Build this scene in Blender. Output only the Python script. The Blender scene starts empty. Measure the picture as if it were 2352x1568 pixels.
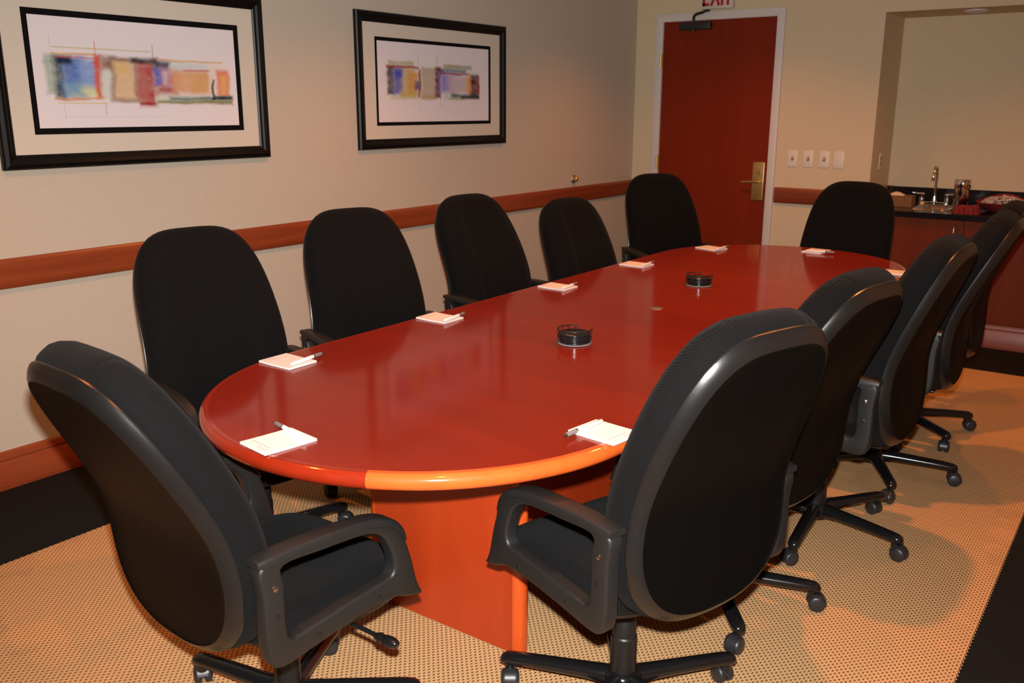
import bpy, bmesh, math, random
from mathutils import Vector, Matrix
random.seed(7)
D = bpy.data
scene = bpy.context.scene
COL = scene.collection
PI = math.pi

# ------------------------------------------------------------------ helpers
def s2l(c):
    return tuple(((v/255)/12.92 if v/255 <= .04045 else ((v/255+.055)/1.055)**2.4) for v in c)

def link(o):
    COL.objects.link(o); return o

def mesh_obj(name, bm, mat=None, parent=None, smooth=None, loc=None):
    """bmesh -> ONE linked mesh object; smooth = auto-smooth angle in degrees"""
    bmesh.ops.recalc_face_normals(bm, faces=bm.faces[:])
    if smooth is not None:
        lim = math.radians(smooth)
        for f in bm.faces: f.smooth = True
        for e in bm.edges:
            if len(e.link_faces) == 2:
                e.smooth = e.calc_face_angle(0) < lim
    me = D.meshes.new(name); bm.to_mesh(me); bm.free()
    o = D.objects.new(name, me)
    if mat is not None:
        for m in (mat if isinstance(mat, (list, tuple)) else [mat]): me.materials.append(m)
    if parent is not None: o.parent = parent
    if loc is not None: o.location = loc
    return link(o)

def empty(name, loc=(0, 0, 0), rz=0):
    o = D.objects.new(name, None); o.empty_display_size = .05
    o.location = loc; o.rotation_euler = (0, 0, rz)
    return link(o)

def tag(o, label=None, cat=None, group=None, kind=None):
    if label: o['label'] = label
    if cat: o['category'] = cat
    if group: o['group'] = group
    if kind: o['kind'] = kind
    return o

def copy_tree(o, parent=None):
    c = o.copy(); COL.objects.link(c); c.parent = parent
    for ch in list(o.children): copy_tree(ch, c)
    return c

def add_box(bm, lo, hi, bev=0, seg=2, mi=0):
    r = bmesh.ops.create_cube(bm, size=1)
    vs = r['verts']
    s = [hi[i]-lo[i] for i in range(3)]; c = [(hi[i]+lo[i])/2 for i in range(3)]
    for v in vs: v.co = Vector((v.co.x*s[0]+c[0], v.co.y*s[1]+c[1], v.co.z*s[2]+c[2]))
    fs = list({f for v in vs for f in v.link_faces})
    for f in fs: f.material_index = mi
    if bev > 0:
        es = list({e for v in vs for e in v.link_edges})
        bmesh.ops.bevel(bm, geom=es, offset=bev, segments=seg, profile=.5, affect='EDGES')

def loft(bm, rings, closed=True, cap0=True, cap1=True, mi=0):
    """rings = lists of points of equal length"""
    vr = [[bm.verts.new(p) for p in r] for r in rings]
    n = len(vr[0])
    for a, b in zip(vr, vr[1:]):
        for i in range(n if closed else n-1):
            j = (i+1) % n
            f = bm.faces.new((a[i], a[j], b[j], b[i])); f.material_index = mi
    if cap0: bm.faces.new(vr[0][::-1]).material_index = mi
    if cap1: bm.faces.new(vr[-1]).material_index = mi
    return vr

def lathe(bm, prof, n=32, c=(0, 0, 0), cap0=True, cap1=True, mi=0):
    rings = [[(c[0]+r*math.cos(2*PI*i/n), c[1]+r*math.sin(2*PI*i/n), c[2]+z) for i in range(n)] for r, z in prof]
    loft(bm, rings, True, cap0, cap1, mi)

def tube(bm, pts, rad, n=12, caps=True):
    pts = [Vector(p) for p in pts]
    if not isinstance(rad, (list, tuple)): rad = [rad]*len(pts)
    rings = []; up = None
    for i, p in enumerate(pts):
        t = (pts[min(i+1, len(pts)-1)]-pts[max(i-1, 0)]).normalized()
        if up is None:
            up = Vector((0, 0, 1)) if abs(t.z) < .9 else Vector((1, 0, 0))
        u = (up-t*up.dot(t)).normalized(); up = u; w = t.cross(u)
        rings.append([p+rad[i]*(math.cos(2*PI*k/n)*u+math.sin(2*PI*k/n)*w) for k in range(n)])
    loft(bm, rings, True, caps, caps)

def xform(bm, M, verts=None):
    bmesh.ops.transform(bm, matrix=M, verts=verts if verts is not None else bm.verts[:])

def prism(bm, poly, axis, a, b, bev=0, seg=2, holes=()):
    """poly (2-D) extruded along axis 'x','y','z' between a and b"""
    def P(p, h):
        return {'x': (h, p[0], p[1]), 'y': (p[0], h, p[1]), 'z': (p[0], p[1], h)}[axis]
    es = []
    for lp in [poly]+list(holes):
        vs = [bm.verts.new(P(p, a)) for p in lp]
        es += [bm.edges.new((vs[i], vs[(i+1) % len(vs)])) for i in range(len(vs))]
    r = bmesh.ops.triangle_fill(bm, use_beauty=True, use_dissolve=False, edges=es)
    fs = [g for g in r['geom'] if isinstance(g, bmesh.types.BMFace)]
    ex = bmesh.ops.extrude_face_region(bm, geom=fs)
    nv = [g for g in ex['geom'] if isinstance(g, bmesh.types.BMVert)]
    d = Vector(P((0, 0), b-a))
    bmesh.ops.translate(bm, vec=d, verts=nv)
    if bev > 0:
        bmesh.ops.recalc_face_normals(bm, faces=bm.faces[:])
        ee = [e for e in bm.edges if len(e.link_faces) == 2 and e.calc_face_angle(0) > 1.2]
        bmesh.ops.bevel(bm, geom=ee, offset=bev, segments=seg, profile=.5, affect='EDGES')

def catmull(pts, k=6, closed=True):
    out = []; n = len(pts)
    rng = range(n) if closed else range(n-1)
    for i in rng:
        g = lambda q: Vector(pts[q % n] if closed else pts[max(0, min(n-1, q))])
        p0, p1, p2, p3 = g(i-1), g(i), g(i+1), g(i+2)
        for s in range(k):
            t = s/k
            out.append(.5*((2*p1)+(p2-p0)*t+(2*p0-5*p1+4*p2-p3)*t*t+(3*p1-p0-3*p2+p3)*t**3))
    if not closed: out.append(Vector(pts[-1]))
    return [tuple(p) for p in out]

# ------------------------------------------------------------------ materials
class NT:
    def __init__(s, name):
        s.m = D.materials.new(name); s.m.use_nodes = True
        s.t = s.m.node_tree; s.b = s.t.nodes['Principled BSDF']
    def n(s, ty, **kw):
        nd = s.t.nodes.new('ShaderNode'+ty)
        for k, v in kw.items(): setattr(nd, k, v)
        return nd
    def l(s, a, b): s.t.links.new(a, b)
    def math(s, op, a, b=None, c=None):
        nd = s.n('Math', operation=op)
        for i, v in enumerate((a, b, c)):
            if v is None: continue
            if isinstance(v, (int, float)): nd.inputs[i].default_value = v
            else: s.l(v, nd.inputs[i])
        return nd.outputs[0]
    def mix(s, fac, a, b, bt='MIX'):
        nd = s.n('Mix', data_type='RGBA', blend_type=bt)
        for i, v in ((0, fac), (6, a), (7, b)):
            if isinstance(v, (int, float)): nd.inputs[i].default_value = v
            elif isinstance(v, tuple): nd.inputs[i].default_value = (*v[:3], 1)
            else: s.l(v, nd.inputs[i])
        return nd.outputs[2]
    def coord(s, scale=(1, 1, 1), kind='Object', rot=(0, 0, 0), loc=(0, 0, 0)):
        tc = s.n('TexCoord'); mp = s.n('Mapping')
        mp.inputs['Scale'].default_value = scale; mp.inputs['Rotation'].default_value = rot
        mp.inputs['Location'].default_value = loc
        s.l(tc.outputs[kind], mp.inputs[0]); return mp.outputs[0]
    def noise(s, vec, scale, detail=3, rough=.5, dist=0):
        nd = s.n('TexNoise'); nd.inputs['Scale'].default_value = scale
        nd.inputs['Detail'].default_value = detail; nd.inputs['Roughness'].default_value = rough
        nd.inputs['Distortion'].default_value = dist
        if vec is not None: s.l(vec, nd.inputs['Vector'])
        return nd.outputs[0]
    def ramp(s, fac, stops):
        nd = s.n('ValToRGB'); cr = nd.color_ramp
        while len(cr.elements) < len(stops): cr.elements.new(.5)
        for e, (p, c) in zip(cr.elements, stops): e.position = p; e.color = (*c[:3], 1)
        s.l(fac, nd.inputs[0]); return nd.outputs[0]
    def bump(s, h, strength=.3, dist=.001):
        nd = s.n('Bump'); nd.inputs['Strength'].default_value = strength
        nd.inputs['Distance'].default_value = dist
        s.l(h, nd.inputs['Height']); s.l(nd.outputs[0], s.b.inputs['Normal'])
    def set(s, **kw):
        for k, v in kw.items():
            k = k.replace('_', ' ')
            if isinstance(v, (int, float)): s.b.inputs[k].default_value = v
            elif isinstance(v, tuple): s.b.inputs[k].default_value = (*v[:3], 1)
            else: s.l(v, s.b.inputs[k])
        return s

def plain(name, col, rough=.5, metal=0, spec=.5, coat=0, grain=.06, gscale=60):
    t = NT(name)
    v = t.noise(t.coord(), gscale, 3)
    c = t.mix(t.math('MULTIPLY', v, grain*2), col, tuple(x*.45 for x in col))
    t.set(Base_Color=c, Roughness=rough, Metallic=metal, Specular_IOR_Level=spec, Coat_Weight=coat)
    return t.m

def wood(name, light, dark, axis='x', scale=1, rough=.3, coat=0, coat_rough=.05, contrast=.6, streak=26, spec=.5):
    t = NT(name)
    st = {'x': (1.2, streak, streak), 'y': (streak, 1.2, streak), 'z': (streak, streak, 1.2)}[axis]
    v = t.coord(tuple(q*scale for q in st))
    n1 = t.noise(v, 1.0, 5, .6, .4)
    n2 = t.noise(t.coord(tuple(q*scale*.18 for q in st)), 1.2, 3, .5, .5)
    f = t.math('ADD', t.math('MULTIPLY', n1, .5), t.math('MULTIPLY', n2, .5))
    c = t.ramp(f, [(.5-.28*contrast, dark), (.5, tuple((a+b)/2 for a, b in zip(light, dark))), (.5+.25*contrast, light)])
    t.set(Base_Color=c, Roughness=rough, Coat_Weight=coat, Coat_Roughness=coat_rough, Specular_IOR_Level=spec)
    return t.m

M = {}
def wallpaper(name, base):
    t = NT(name)
    v = t.coord()
    a = t.noise(t.coord((420, 420, 26)), 1, 2)          # vertical threads
    b = t.noise(t.coord((26, 26, 420)), 1, 2)           # horizontal threads
    big = t.noise(v, 1.3, 2)
    f = t.math('ADD', t.math('MULTIPLY', a, .6), t.math('MULTIPLY', b, .4))
    c = t.mix(f, tuple(x*.84 for x in base), tuple(min(1, x*1.15) for x in base))
    t.set(Base_Color=c, Roughness=.75, Specular_IOR_Level=.25)
    t.bump(f, .12, .001)
    return t.m
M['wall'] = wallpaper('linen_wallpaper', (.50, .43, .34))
M['wall_far'] = wallpaper('linen_wallpaper_lit_tint', (.62, .50, .325))  # same wallpaper, with the extra light on the end wall put into its colour
M['ceiling'] = plain('ceiling_white', (.62, .60, .56), .9, spec=.1)

def carpet():
    t = NT('carpet_basket_weave')
    tc = t.n('TexCoord'); sp = t.n('SeparateXYZ'); t.l(tc.outputs['Object'], sp.inputs[0])
    x, y = sp.outputs[0], sp.outputs[1]
    py, px = .0088, .0200
    x, y = y, x      # columns of stitches run along the room
    row = t.math('FLOOR', t.math('DIVIDE', y, py))
    u = t.math('ADD', t.math('DIVIDE', x, px), t.math('MULTIPLY', t.math('MODULO', t.math('ABSOLUTE', row), 2), .5))
    fu = t.math('SUBTRACT', t.math('FRACT', u), .5)
    fv = t.math('SUBTRACT', t.math('FRACT', t.math('DIVIDE', y, py)), .5)
    du = t.math('DIVIDE', fu, .23); dv = t.math('DIVIDE', fv, .30)
    d = t.math('SQRT', t.math('ADD', t.math('MULTIPLY', du, du), t.math('MULTIPLY', dv, dv)))
    mr = t.n('MapRange'); mr.inputs[1].default_value = .65; mr.inputs[2].default_value = 1.15
    mr.inputs[3].default_value = 1; mr.inputs[4].default_value = 0; t.l(d, mr.inputs[0])
    dot = mr.outputs[0]
    fine = t.noise(t.coord(), 420, 2); blot = t.noise(t.coord(), 2.2, 3)
    tan = t.mix(fine, (.42, .23, .098), (.67, .40, .19))
    tan = t.mix(t.math('MULTIPLY', t.math('GREATER_THAN', blot, .62), .18), tan, (.28, .17, .09))
    cl = t.mix(t.math('MULTIPLY', dot, .9), tan, (.055, .032, .015))
    x, y = y, x
    # dark border carpet round the walls; the weave gives the joint a scalloped edge
    wob = t.math('MULTIPLY', t.math('SINE', t.math('MULTIPLY', t.math('ADD', x, y), 2*PI/.0200)), .0028)
    def rng(c, lo, hi):
        c = t.math('ADD', c, wob)
        return t.math('MULTIPLY', t.math('GREATER_THAN', c, lo), t.math('LESS_THAN', c, hi))
    inside = t.math('MULTIPLY', rng(x, .637, 3.386), rng(y, -7.5, -.965))
    dk = t.mix(fine, (.005, .0054, .0054), (.014, .0142, .014))
    c = t.mix(inside, dk, cl)
    t.set(Base_Color=c, Roughness=.95, Specular_IOR_Level=.1)
    h = t.math('SUBTRACT', t.math('MULTIPLY', fine, .4), t.math('MULTIPLY', dot, 1.0))
    t.bump(h, .5, .002)
    return t.m
M['floor'] = carpet()

CH_L, CH_D = (.42, .070, .016), (.26, .026, .006)
M['rail_y'] = wood('cherry_rail', (.29, .060, .017), (.155, .022, .006), 'y', rough=.35)
M['rail_x'] = wood('cherry_rail_across', (.26, .055, .016), (.14, .02, .006), 'x', rough=.35)
M['door'] = wood('mahogany_door', (.20, .0185, .003), (.165, .0145, .0024), 'z', rough=.5, spec=.15, contrast=.7, streak=40)
M['cab'] = wood('cherry_cabinet', (.150, .021, .0010), (.10, .0115, .0007), 'z', rough=.5, spec=.15, contrast=.7)
M['table'] = wood('cherry_table_top', (.215, .0120, .0018), (.135, .0062, .0011), 'x', .9, rough=.5, coat=.54, coat_rough=.10, contrast=.8, streak=9, spec=.08)
M['edge_red'] = wood('cherry_edge_red', (.25, .018, .0035), (.18, .011, .0025), 'x', rough=.5, coat=1, coat_rough=.09, contrast=.8, spec=.1)
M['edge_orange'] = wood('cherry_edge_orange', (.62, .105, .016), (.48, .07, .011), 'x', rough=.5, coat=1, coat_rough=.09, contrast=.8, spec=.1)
M['base'] = wood('cherry_table_base', (.40, .040, .0055), (.27, .022, .0035), 'z', rough=.4, coat=.3, coat_rough=.2, contrast=.9, streak=12)
M['base_trim'] = wood('cherry_base_trim', (.54, .075, .011), (.42, .05, .007), 'z', rough=.35, coat=.4, coat_rough=.15)
M['white_paint'] = plain('white_painted_frame', (.66, .60, .55), .4)
M['white_plastic'] = plain('ivory_plastic', (.72, .65, .53), .4)
M['slot'] = plain('switch_slot', (.22, .17, .11), .5)
M['brass'] = plain('satin_brass', (.62, .43, .16), .33, .85, grain=.1)
M['chrome'] = plain('chrome', (.78, .77, .76), .08, 1, grain=.02)
M['steel'] = plain('brushed_steel', (.36, .33, .30), .3, 1, grain=.1)
M['nickel'] = plain('dull_nickel', (.46, .42, .36), .35, .9, grain=.1)
M['black_metal'] = plain('dark_closer_metal', (.018, .017, .016), .45)
M['frame_black'] = plain('black_lacquer_frame', (.0035, .0035, .0035), .38, spec=.22)
M['mat_cream'] = plain('cream_mat_board', (.62, .545, .445), .9, spec=.1, gscale=200)
M['mat_black'] = plain('black_mat_board', (.007, .006, .006), .9, spec=.05)
M['stone'] = plain('black_granite', (.008, .008, .009), .16, gscale=300)
M['red_cloth'] = plain('red_cloth', (.15, .001, .0025), .75, gscale=200)
M['card'] = plain('brown_cardboard', (.17, .068, .020), .8)
M['packet'] = plain('white_paper_packet', (.75, .72, .62), .6)
M['paper'] = plain('note_paper', (.70, .665, .63), .8, spec=.2, grain=.01)
M['ink'] = plain('grey_ink', (.20, .18, .20), .7)
M['pen_white'] = plain('white_pen_plastic', (.74, .71, .68), .3)
M['pen_grey'] = plain('grey_pen_grip', (.16, .15, .15), .5)
M['exit_white'] = plain('exit_sign_face', (.58, .53, .43), .5)
M['exit_red'] = plain('exit_sign_red', (.42, .014, .010), .5)
M['iron'] = plain('black_iron', (.012, .012, .013), .35, .3)
M['coaster'] = plain('black_coaster', (.010, .010, .011), .22)
M['felt'] = plain('grey_felt', (.17, .16, .16), .9)
M['plastic'] = plain('black_chair_plastic', (.008, .0078, .0076), .42, spec=.35, grain=.12, gscale=900)
M['arm'] = plain('black_arm_plastic', (.0105, .010, .0096), .46, spec=.40, grain=.12, gscale=900)
M['gloss'] = plain('glossy_black_enamel', (.0065, .0065, .007), .16, spec=.5)
M['caster'] = plain('black_caster_nylon', (.016, .016, .018), .4)

def shell_mat():
    t = NT('black_back_shell')
    n = t.noise(t.coord(), 900, 2)
    scuff = t.noise(t.coord((6, 6, 14)), 3, 4, .7)
    f = t.math('MULTIPLY', t.math('GREATER_THAN', scuff, .70), .18)
    t.set(Base_Color=t.mix(f, (.0016, .0016, .0014), (.009, .0085, .008)), Roughness=.5, Specular_IOR_Level=.10)
    t.bump(n, .18, .0005)
    return t.m
M['shell'] = shell_mat()
def rim_mat():
    t = NT('textured_rim_plastic')
    n = t.noise(t.coord(), 650, 2)
    t.set(Base_Color=t.mix(n, (.004, .004, .004), (.010, .0096, .0092)), Roughness=.32, Specular_IOR_Level=.5)
    t.bump(n, .25, .0006)
    return t.m
M['rim'] = rim_mat()

def fabric(name, rot, panels=False):
    t = NT(name)
    w = t.n('TexWave', wave_type='BANDS', bands_direction='Z')
    w.inputs['Scale'].default_value = 80; w.inputs['Distortion'].default_value = .8; w.inputs['Detail'].default_value = 1
    w.inputs['Detail Scale'].default_value = 6
    t.l(t.coord(rot=rot), w.inputs[0])
    n = t.noise(t.coord(), 700, 2)
    f = t.math('ADD', t.math('MULTIPLY', w.outputs[1], .65), t.math('MULTIPLY', n, .5))
    c = t.mix(f, (.0006, .0006, .0006), (.0072, .0070, .0073))
    h = f
    if panels:      # the two sewn seams that divide the back rest into panels
        sp = t.n('SeparateXYZ'); tc = t.n('TexCoord'); t.l(tc.outputs['Object'], sp.inputs[0])
        ax = t.math('ABSOLUTE', sp.outputs[0])
        g = t.math('SUBTRACT', ax, .105)
        g = t.math('DIVIDE', g, .006)
        g = t.math('DIVIDE', 1.0, t.math('ADD', 1.0, t.math('MULTIPLY', g, g)))
        h = t.math('SUBTRACT', f, t.math('MULTIPLY', g, 2.2))
    t.set(Base_Color=c, Roughness=.9, Specular_IOR_Level=.07, Sheen_Weight=.016, Sheen_Roughness=.5)
    t.bump(h, .55, .0016)
    return t.m
M['fab_back'] = fabric('black_ribbed_fabric_back', (.25, .35, 0), True)
M['fab_seat'] = fabric('black_ribbed_fabric_seat', (PI/2, .0, .5))

def glass_mat():
    t = NT('clear_tumbler_glass')
    n = t.noise(t.coord(), 20, 1)
    t.set(Base_Color=(.95, .95, .95), Roughness=t.math('MULTIPLY', n, .06), Transmission_Weight=1.0, IOR=1.45)
    return t.m
M['glass'] = glass_mat()
def wrapper_mat():
    t = NT('clear_candy_wrapper')
    n = t.noise(t.coord(), 90, 3)
    t.set(Base_Color=t.mix(n, (.14, .09, .06), (.62, .55, .50)), Roughness=.15, Specular_IOR_Level=.9, Coat_Weight=1.0)
    t.bump(n, .8, .004)
    return t.m
M['wrapper'] = wrapper_mat()

def art(name, paper, rects, w, h):
    """watercolour bands: soft-edged, hand-wobbled blocks of colour on paper (object coords: y along, z up)"""
    t = NT(name)
    tc = t.n('TexCoord'); sp = t.n('SeparateXYZ'); t.l(tc.outputs['Object'], sp.inputs[0])
    u = t.math('ADD', t.math('DIVIDE', sp.outputs[1], w), .5)
    v = t.math('SUBTRACT', .5, t.math('DIVIDE', sp.outputs[2], h))
    cb = t.n('CombineXYZ'); t.l(u, cb.inputs[0]); t.l(v, cb.inputs[1])
    nz = t.n('TexNoise'); nz.inputs['Scale'].default_value = 7; nz.inputs['Detail'].default_value = 4
    t.l(cb.outputs[0], nz.inputs['Vector'])
    sub = t.n('VectorMath', operation='SUBTRACT'); t.l(nz.outputs['Color'], sub.inputs[0]); sub.inputs[1].default_value = (.5, .5, .5)
    mul = t.n('VectorMath', operation='MULTIPLY'); t.l(sub.outputs[0], mul.inputs[0]); mul.inputs[1].default_value = (.045, .07, 0)
    add = t.n('VectorMath', operation='ADD'); t.l(cb.outputs[0], add.inputs[0]); t.l(mul.outputs[0], add.inputs[1])
    wash = t.noise(cb.outputs[0], 14, 5, .65)
    col = None
    for (u0, v0, u1, v1, c, soft) in rects:
        s1 = t.n('VectorMath', operation='SUBTRACT'); t.l(add.outputs[0] if soft > .004 else cb.outputs[0], s1.inputs[0])
        s1.inputs[1].default_value = ((u0+u1)/2, (v0+v1)/2, 0)
        s2 = t.n('VectorMath', operation='ABSOLUTE'); t.l(s1.outputs[0], s2.inputs[0])
        s3 = t.n('VectorMath', operation='SUBTRACT'); t.l(s2.outputs[0], s3.inputs[0])
        s3.inputs[1].default_value = ((u1-u0)/2, (v1-v0)/2, 0)
        x = t.n('SeparateXYZ'); t.l(s3.outputs[0], x.inputs[0])
        mx = t.math('MAXIMUM', x.outputs[0], t.math('MULTIPLY', x.outputs[1], .6))
        mr = t.n('MapRange'); mr.inputs[1].default_value = -soft; mr.inputs[2].default_value = soft
        mr.inputs[3].default_value = 1; mr.inputs[4].default_value = 0; t.l(mx, mr.inputs[0])
        f = t.math('MULTIPLY', mr.outputs[0], t.math('MULTIPLY_ADD', wash, .75, .5))
        f = t.math('MINIMUM', f, 1.0)
        lc = s2l(c)
        col = t.mix(f, paper if col is None else col, lc)
    t.set(Base_Color=col, Roughness=.85, Specular_IOR_Level=.15)
    return t.m

# ------------------------------------------------------------------ room shell
RX, RYB, RZ = 4.0, -8.4, 2.62       # right wall, back wall, ceiling
NX, NZ, ND = 1.904, 2.135, .52      # sink niche: left reveal, head height, depth
def slab(name, lo, hi, mat, label, cat, bev=0):
    bm = bmesh.new(); add_box(bm, lo, hi, bev)
    return tag(mesh_obj(name, bm, mat), label, cat, kind='structure')
slab('floor', (-.15, RYB-.15, -.1), (RX+.15, .7, 0), M['floor'], 'tan basket weave carpet with a black border along the walls', 'floor')
slab('ceiling', (-.15, RYB-.15, RZ), (RX+.15, .7, RZ+.1), M['ceiling'], 'plain white ceiling over the meeting room', 'ceiling')
slab('wall_left', (-.12, RYB-.12, 0), (0, .0, RZ), M['wall'], 'beige linen wallpaper wall carrying the two framed pictures', 'wall')
slab('wall_right', (RX, RYB-.12, 0), (RX+.12, .66, RZ), M['wall'], 'beige wallpaper wall along the right side of the room', 'wall')
slab('wall_back', (0, RYB-.12, 0), (RX, RYB, RZ), M['wall'], 'beige wallpaper wall behind the viewer', 'wall')
bm = bmesh.new()
DX0, DX1, DZ = .236, 1.156, 2.152   # door opening
add_box(bm, (-.12, 0, 0), (DX0-.012, .12, RZ))
add_box(bm, (DX0-.012, 0, DZ+.012), (DX1+.012, .12, RZ))
add_box(bm, (DX1+.012, 0, 0), (NX, ND, RZ))
add_box(bm, (NX, 0, NZ), (RX, ND, RZ))
add_box(bm, (DX0-.3, .12, 0), (DX1+.012, .2, RZ))
add_box(bm, (NX-.1, ND, 0), (RX, ND+.1, RZ))
tag(mesh_obj('wall_far', bm, M['wall_far']), 'linen wallpaper end wall with the door and the sink niche', 'wall', kind='structure')

# chair rail and baseboards
def board(name, poly, axis, a, b, mat, label, cat):
    bm = bmesh.new(); prism(bm, poly, axis, a, b)
    return tag(mesh_obj(name, bm, mat, smooth=35), label, cat, kind='structure')
rail = [(0, .810), (.014, .810), (.020, .818), (.022, .83), (.022, .905), (.019, .918), (.012, .926), (0, .926)]
basep = [(0, 0), (.016, 0), (.016, .112), (.012, .118), (.012, .121), (.015, .126), (.013, .148), (.006, .158), (0, .158)]
def offs(poly, x0, sx): return [(x0+sx*p[0], p[1]) for p in poly]
# along the left wall: polygon in (x,z), extruded along y
board('trim_1', offs(rail, 0, 1), 'y', RYB, 0, M['rail_y'], 'cherry chair rail running along the left wall', 'chair rail')
board('baseboard_left', offs(basep, 0, 1), 'y', RYB, 0, M['rail_y'], 'cherry baseboard along the left wall', 'baseboard')
bm = bmesh.new(); prism(bm, offs(rail, 0, -1), 'x', 1.222, NX)
tag(mesh_obj('trim_2', bm, M['rail_x'], smooth=35), 'short cherry chair rail between door and sink niche', 'chair rail', kind='structure')
bm = bmesh.new(); prism(bm, offs(basep, 0, -1), 'x', 1.222, NX)
tag(mesh_obj('baseboard_far', bm, M['rail_x'], smooth=35), 'cherry baseboard between door and sink niche', 'baseboard', kind='structure')

# door and its frame
d = empty('door_1', (0, 0, 0)); tag(d, 'dark red mahogany door in a white frame', 'door', kind='structure')
bm = bmesh.new(); add_box(bm, (DX0+.004, .0, .012), (DX1-.004, .045, DZ-.004), .002)
mesh_obj('door_slab', bm, M['door'], d)
bm = bmesh.new()
fo = [(DX0-.056, 0), (DX0-.056, DZ+.056), (DX1+.056, DZ+.056), (DX1+.056, 0), (DX1-.002, 0), (DX1-.002, DZ), (DX0, DZ), (DX0, 0)]
prism(bm, fo, 'y', -.022, 0, .004, 2)
for x0, x1 in ((DX0-.012, DX0+.003), (DX1-.003, DX1+.012)): add_box(bm, (x0, -.01, 0), (x1, .12, DZ+.012))
add_box(bm, (DX0-.012, -.01, DZ-.003), (DX1+.012, .12, DZ+.012))
mesh_obj('door_frame', bm, M['white_paint'], d, smooth=40)
for z in (1.86, 1.08, .25):
    bm = bmesh.new()
    lathe(bm, [(.0, -.055), (.007, -.055), (.007, .055), (.0, .055)], 12, (DX0-.004, -.026, z), False, False)
    add_box(bm, (DX0-.012, -.0245, z-.05), (DX0+.012, -.0215, z+.05))
    mesh_obj('hinge', bm, M['brass'], d, smooth=40)
lk = empty('lock_set', (1.086, 0, .962)); lk.parent = d
bm = bmesh.new(); add_box(bm, (-.047, -.012, -.145), (.047, .0, .145), .006, 3)
mesh_obj('escutcheon', bm, M['brass'], lk, smooth=40)
bm = bmesh.new(); lathe(bm, [(0, 0), (.019, 0), (.019, .008), (.016, .012), (0, .012)], 24, cap0=False, cap1=False)
xform(bm, Matrix.Translation((.0, -.012, .072)) @ Matrix.Rotation(PI/2, 4, 'X')); 
mesh_obj('deadbolt_turn', bm, M['brass'], lk, smooth=40)
bm = bmesh.new()
tube(bm, [(.025, -.01, 0), (.025, -.045, 0)], .011, 14)
tube(bm, catmull([(.03, -.048, 0), (.0, -.052, .0), (-.06, -.054, -.004), (-.115, -.05, -.008)], 5, False), [.010]*6+[.0095]*5+[.009]*5, 12)
mesh_obj('lever', bm, M['brass'], lk, smooth=50)
cl = empty('door_closer', (.515, 0, 2.11)); cl.parent = d
bm = bmesh.new(); add_box(bm, (-.13, -.05, -.030), (.13, .0, .026), .008, 3)
lathe(bm, [(0, -.042), (.016, -.042), (.016, .034), (0, .034)], 16, (-.015, -.026, 0), False, False)
mesh_obj('closer_body', bm, M['black_metal'], cl, smooth=40)
bm = bmesh.new()
tube(bm, [(-.015, -.026, .03), (-.015, -.028, .05), (.0, -.055, .068), (.035, -.09, .078), (.085, -.10, .085)], .011, 10)
tube(bm, [(.085, -.10, .085), (.098, -.07, .098), (.103, -.02, .105)], .010, 10)
mesh_obj('closer_arm', bm, M['black_metal'], cl, smooth=50)

# exit sign above the door
ex = empty('exit_sign', (.69, 0, 2.222)); tag(ex, 'white EXIT sign with red letters above the door', 'sign')
bm = bmesh.new(); add_box(bm, (-.125, -.045, 0), (.125, -.0005, .21), .004, 2)
mesh_obj('sign_box', bm, M['exit_white'], ex, smooth=40)
bm = bmesh.new(); z0, z1, st = .022, .182, .021
def bar(p, q, w=st):
    p, q = Vector((p[0], 0, p[1])), Vector((q[0], 0, q[1])); dv = (q-p).normalized(); nn = Vector((-dv.z, 0, dv.x))*(w/2)
    y0, y1 = -.0475, -.0445
    pts = [p+nn, p-nn, q-nn, q+nn]
    loft(bm, [[(a.x, y0, a.z) for a in pts], [(a.x, y1, a.z) for a in pts]])
bar((-.105, z0), (-.105, z1)); bar((-.1155, z0+st/2), (-.062, z0+st/2)); bar((-.1155, (z0+z1)/2), (-.07, (z0+z1)/2)); bar((-.1155, z1-st/2), (-.062, z1-st/2))
bar((-.046, z0), (.018, z1)); bar((.018, z0), (-.046, z1))
bar((.041, z0), (.041, z1)); bar((.087, z0), (.087, z1)); bar((.060, z1-st/2), (.114, z1-st/2))
mesh_obj('lettering', bm, M['exit_red'], ex)

# switches
def plate(x, kind, label):
    o = empty('wall_switch' if kind else 'blank_wall_plate', (x, 0, 1.142)); tag(o, label, 'wall switch' if kind else 'wall plate')
    bm = bmesh.new(); add_box(bm, (-.037, -.006, -.060), (.037, -.0002, .060), .003, 2)
    mesh_obj('cover_plate', bm, M['white_plastic'], o, smooth=40)
    if kind:
        bm = bmesh.new(); add_box(bm, (-.009, -.0075, -.016), (.009, -.0058, .016))
        mesh_obj('switch_slot', bm, M['slot'], o)
        bm = bmesh.new(); add_box(bm, (-.004, -.018, -.004), (.004, -.005, .006), .0015)
        xform(bm, Matrix.Rotation(-.35, 4, 'X')); mesh_obj('toggle', bm, M['white_plastic'], o)
plate(1.338, 1, 'ivory toggle switch nearest the door frame, leftmost of four plates')
plate(1.455, 1, 'ivory toggle switch second from the door frame')
plate(1.572, 1, 'ivory toggle switch third from the door frame, next to blank plate')
plate(1.676, 0, 'blank ivory wall plate to the right of the three switches')
def outlet(name, loc, rz, label):
    o = empty(name, loc, rz); tag(o, label, 'outlet')
    bm = bmesh.new(); add_box(bm, (-.036, -.006, -.058), (.036, -.0002, .058), .003, 2)
    mesh_obj('cover_plate', bm, M['white_plastic'], o, smooth=40)
    for z in (-.02, .02):
        bm = bmesh.new(); add_box(bm, (-.015, -.0075, z-.013), (.015, -.0058, z+.013), .002)
        mesh_obj('socket', bm, M['slot'], o)
outlet('wall_outlet', (NX, .225, 1.13), PI/2, 'ivory outlet on the shaded side of the sink niche')
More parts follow.
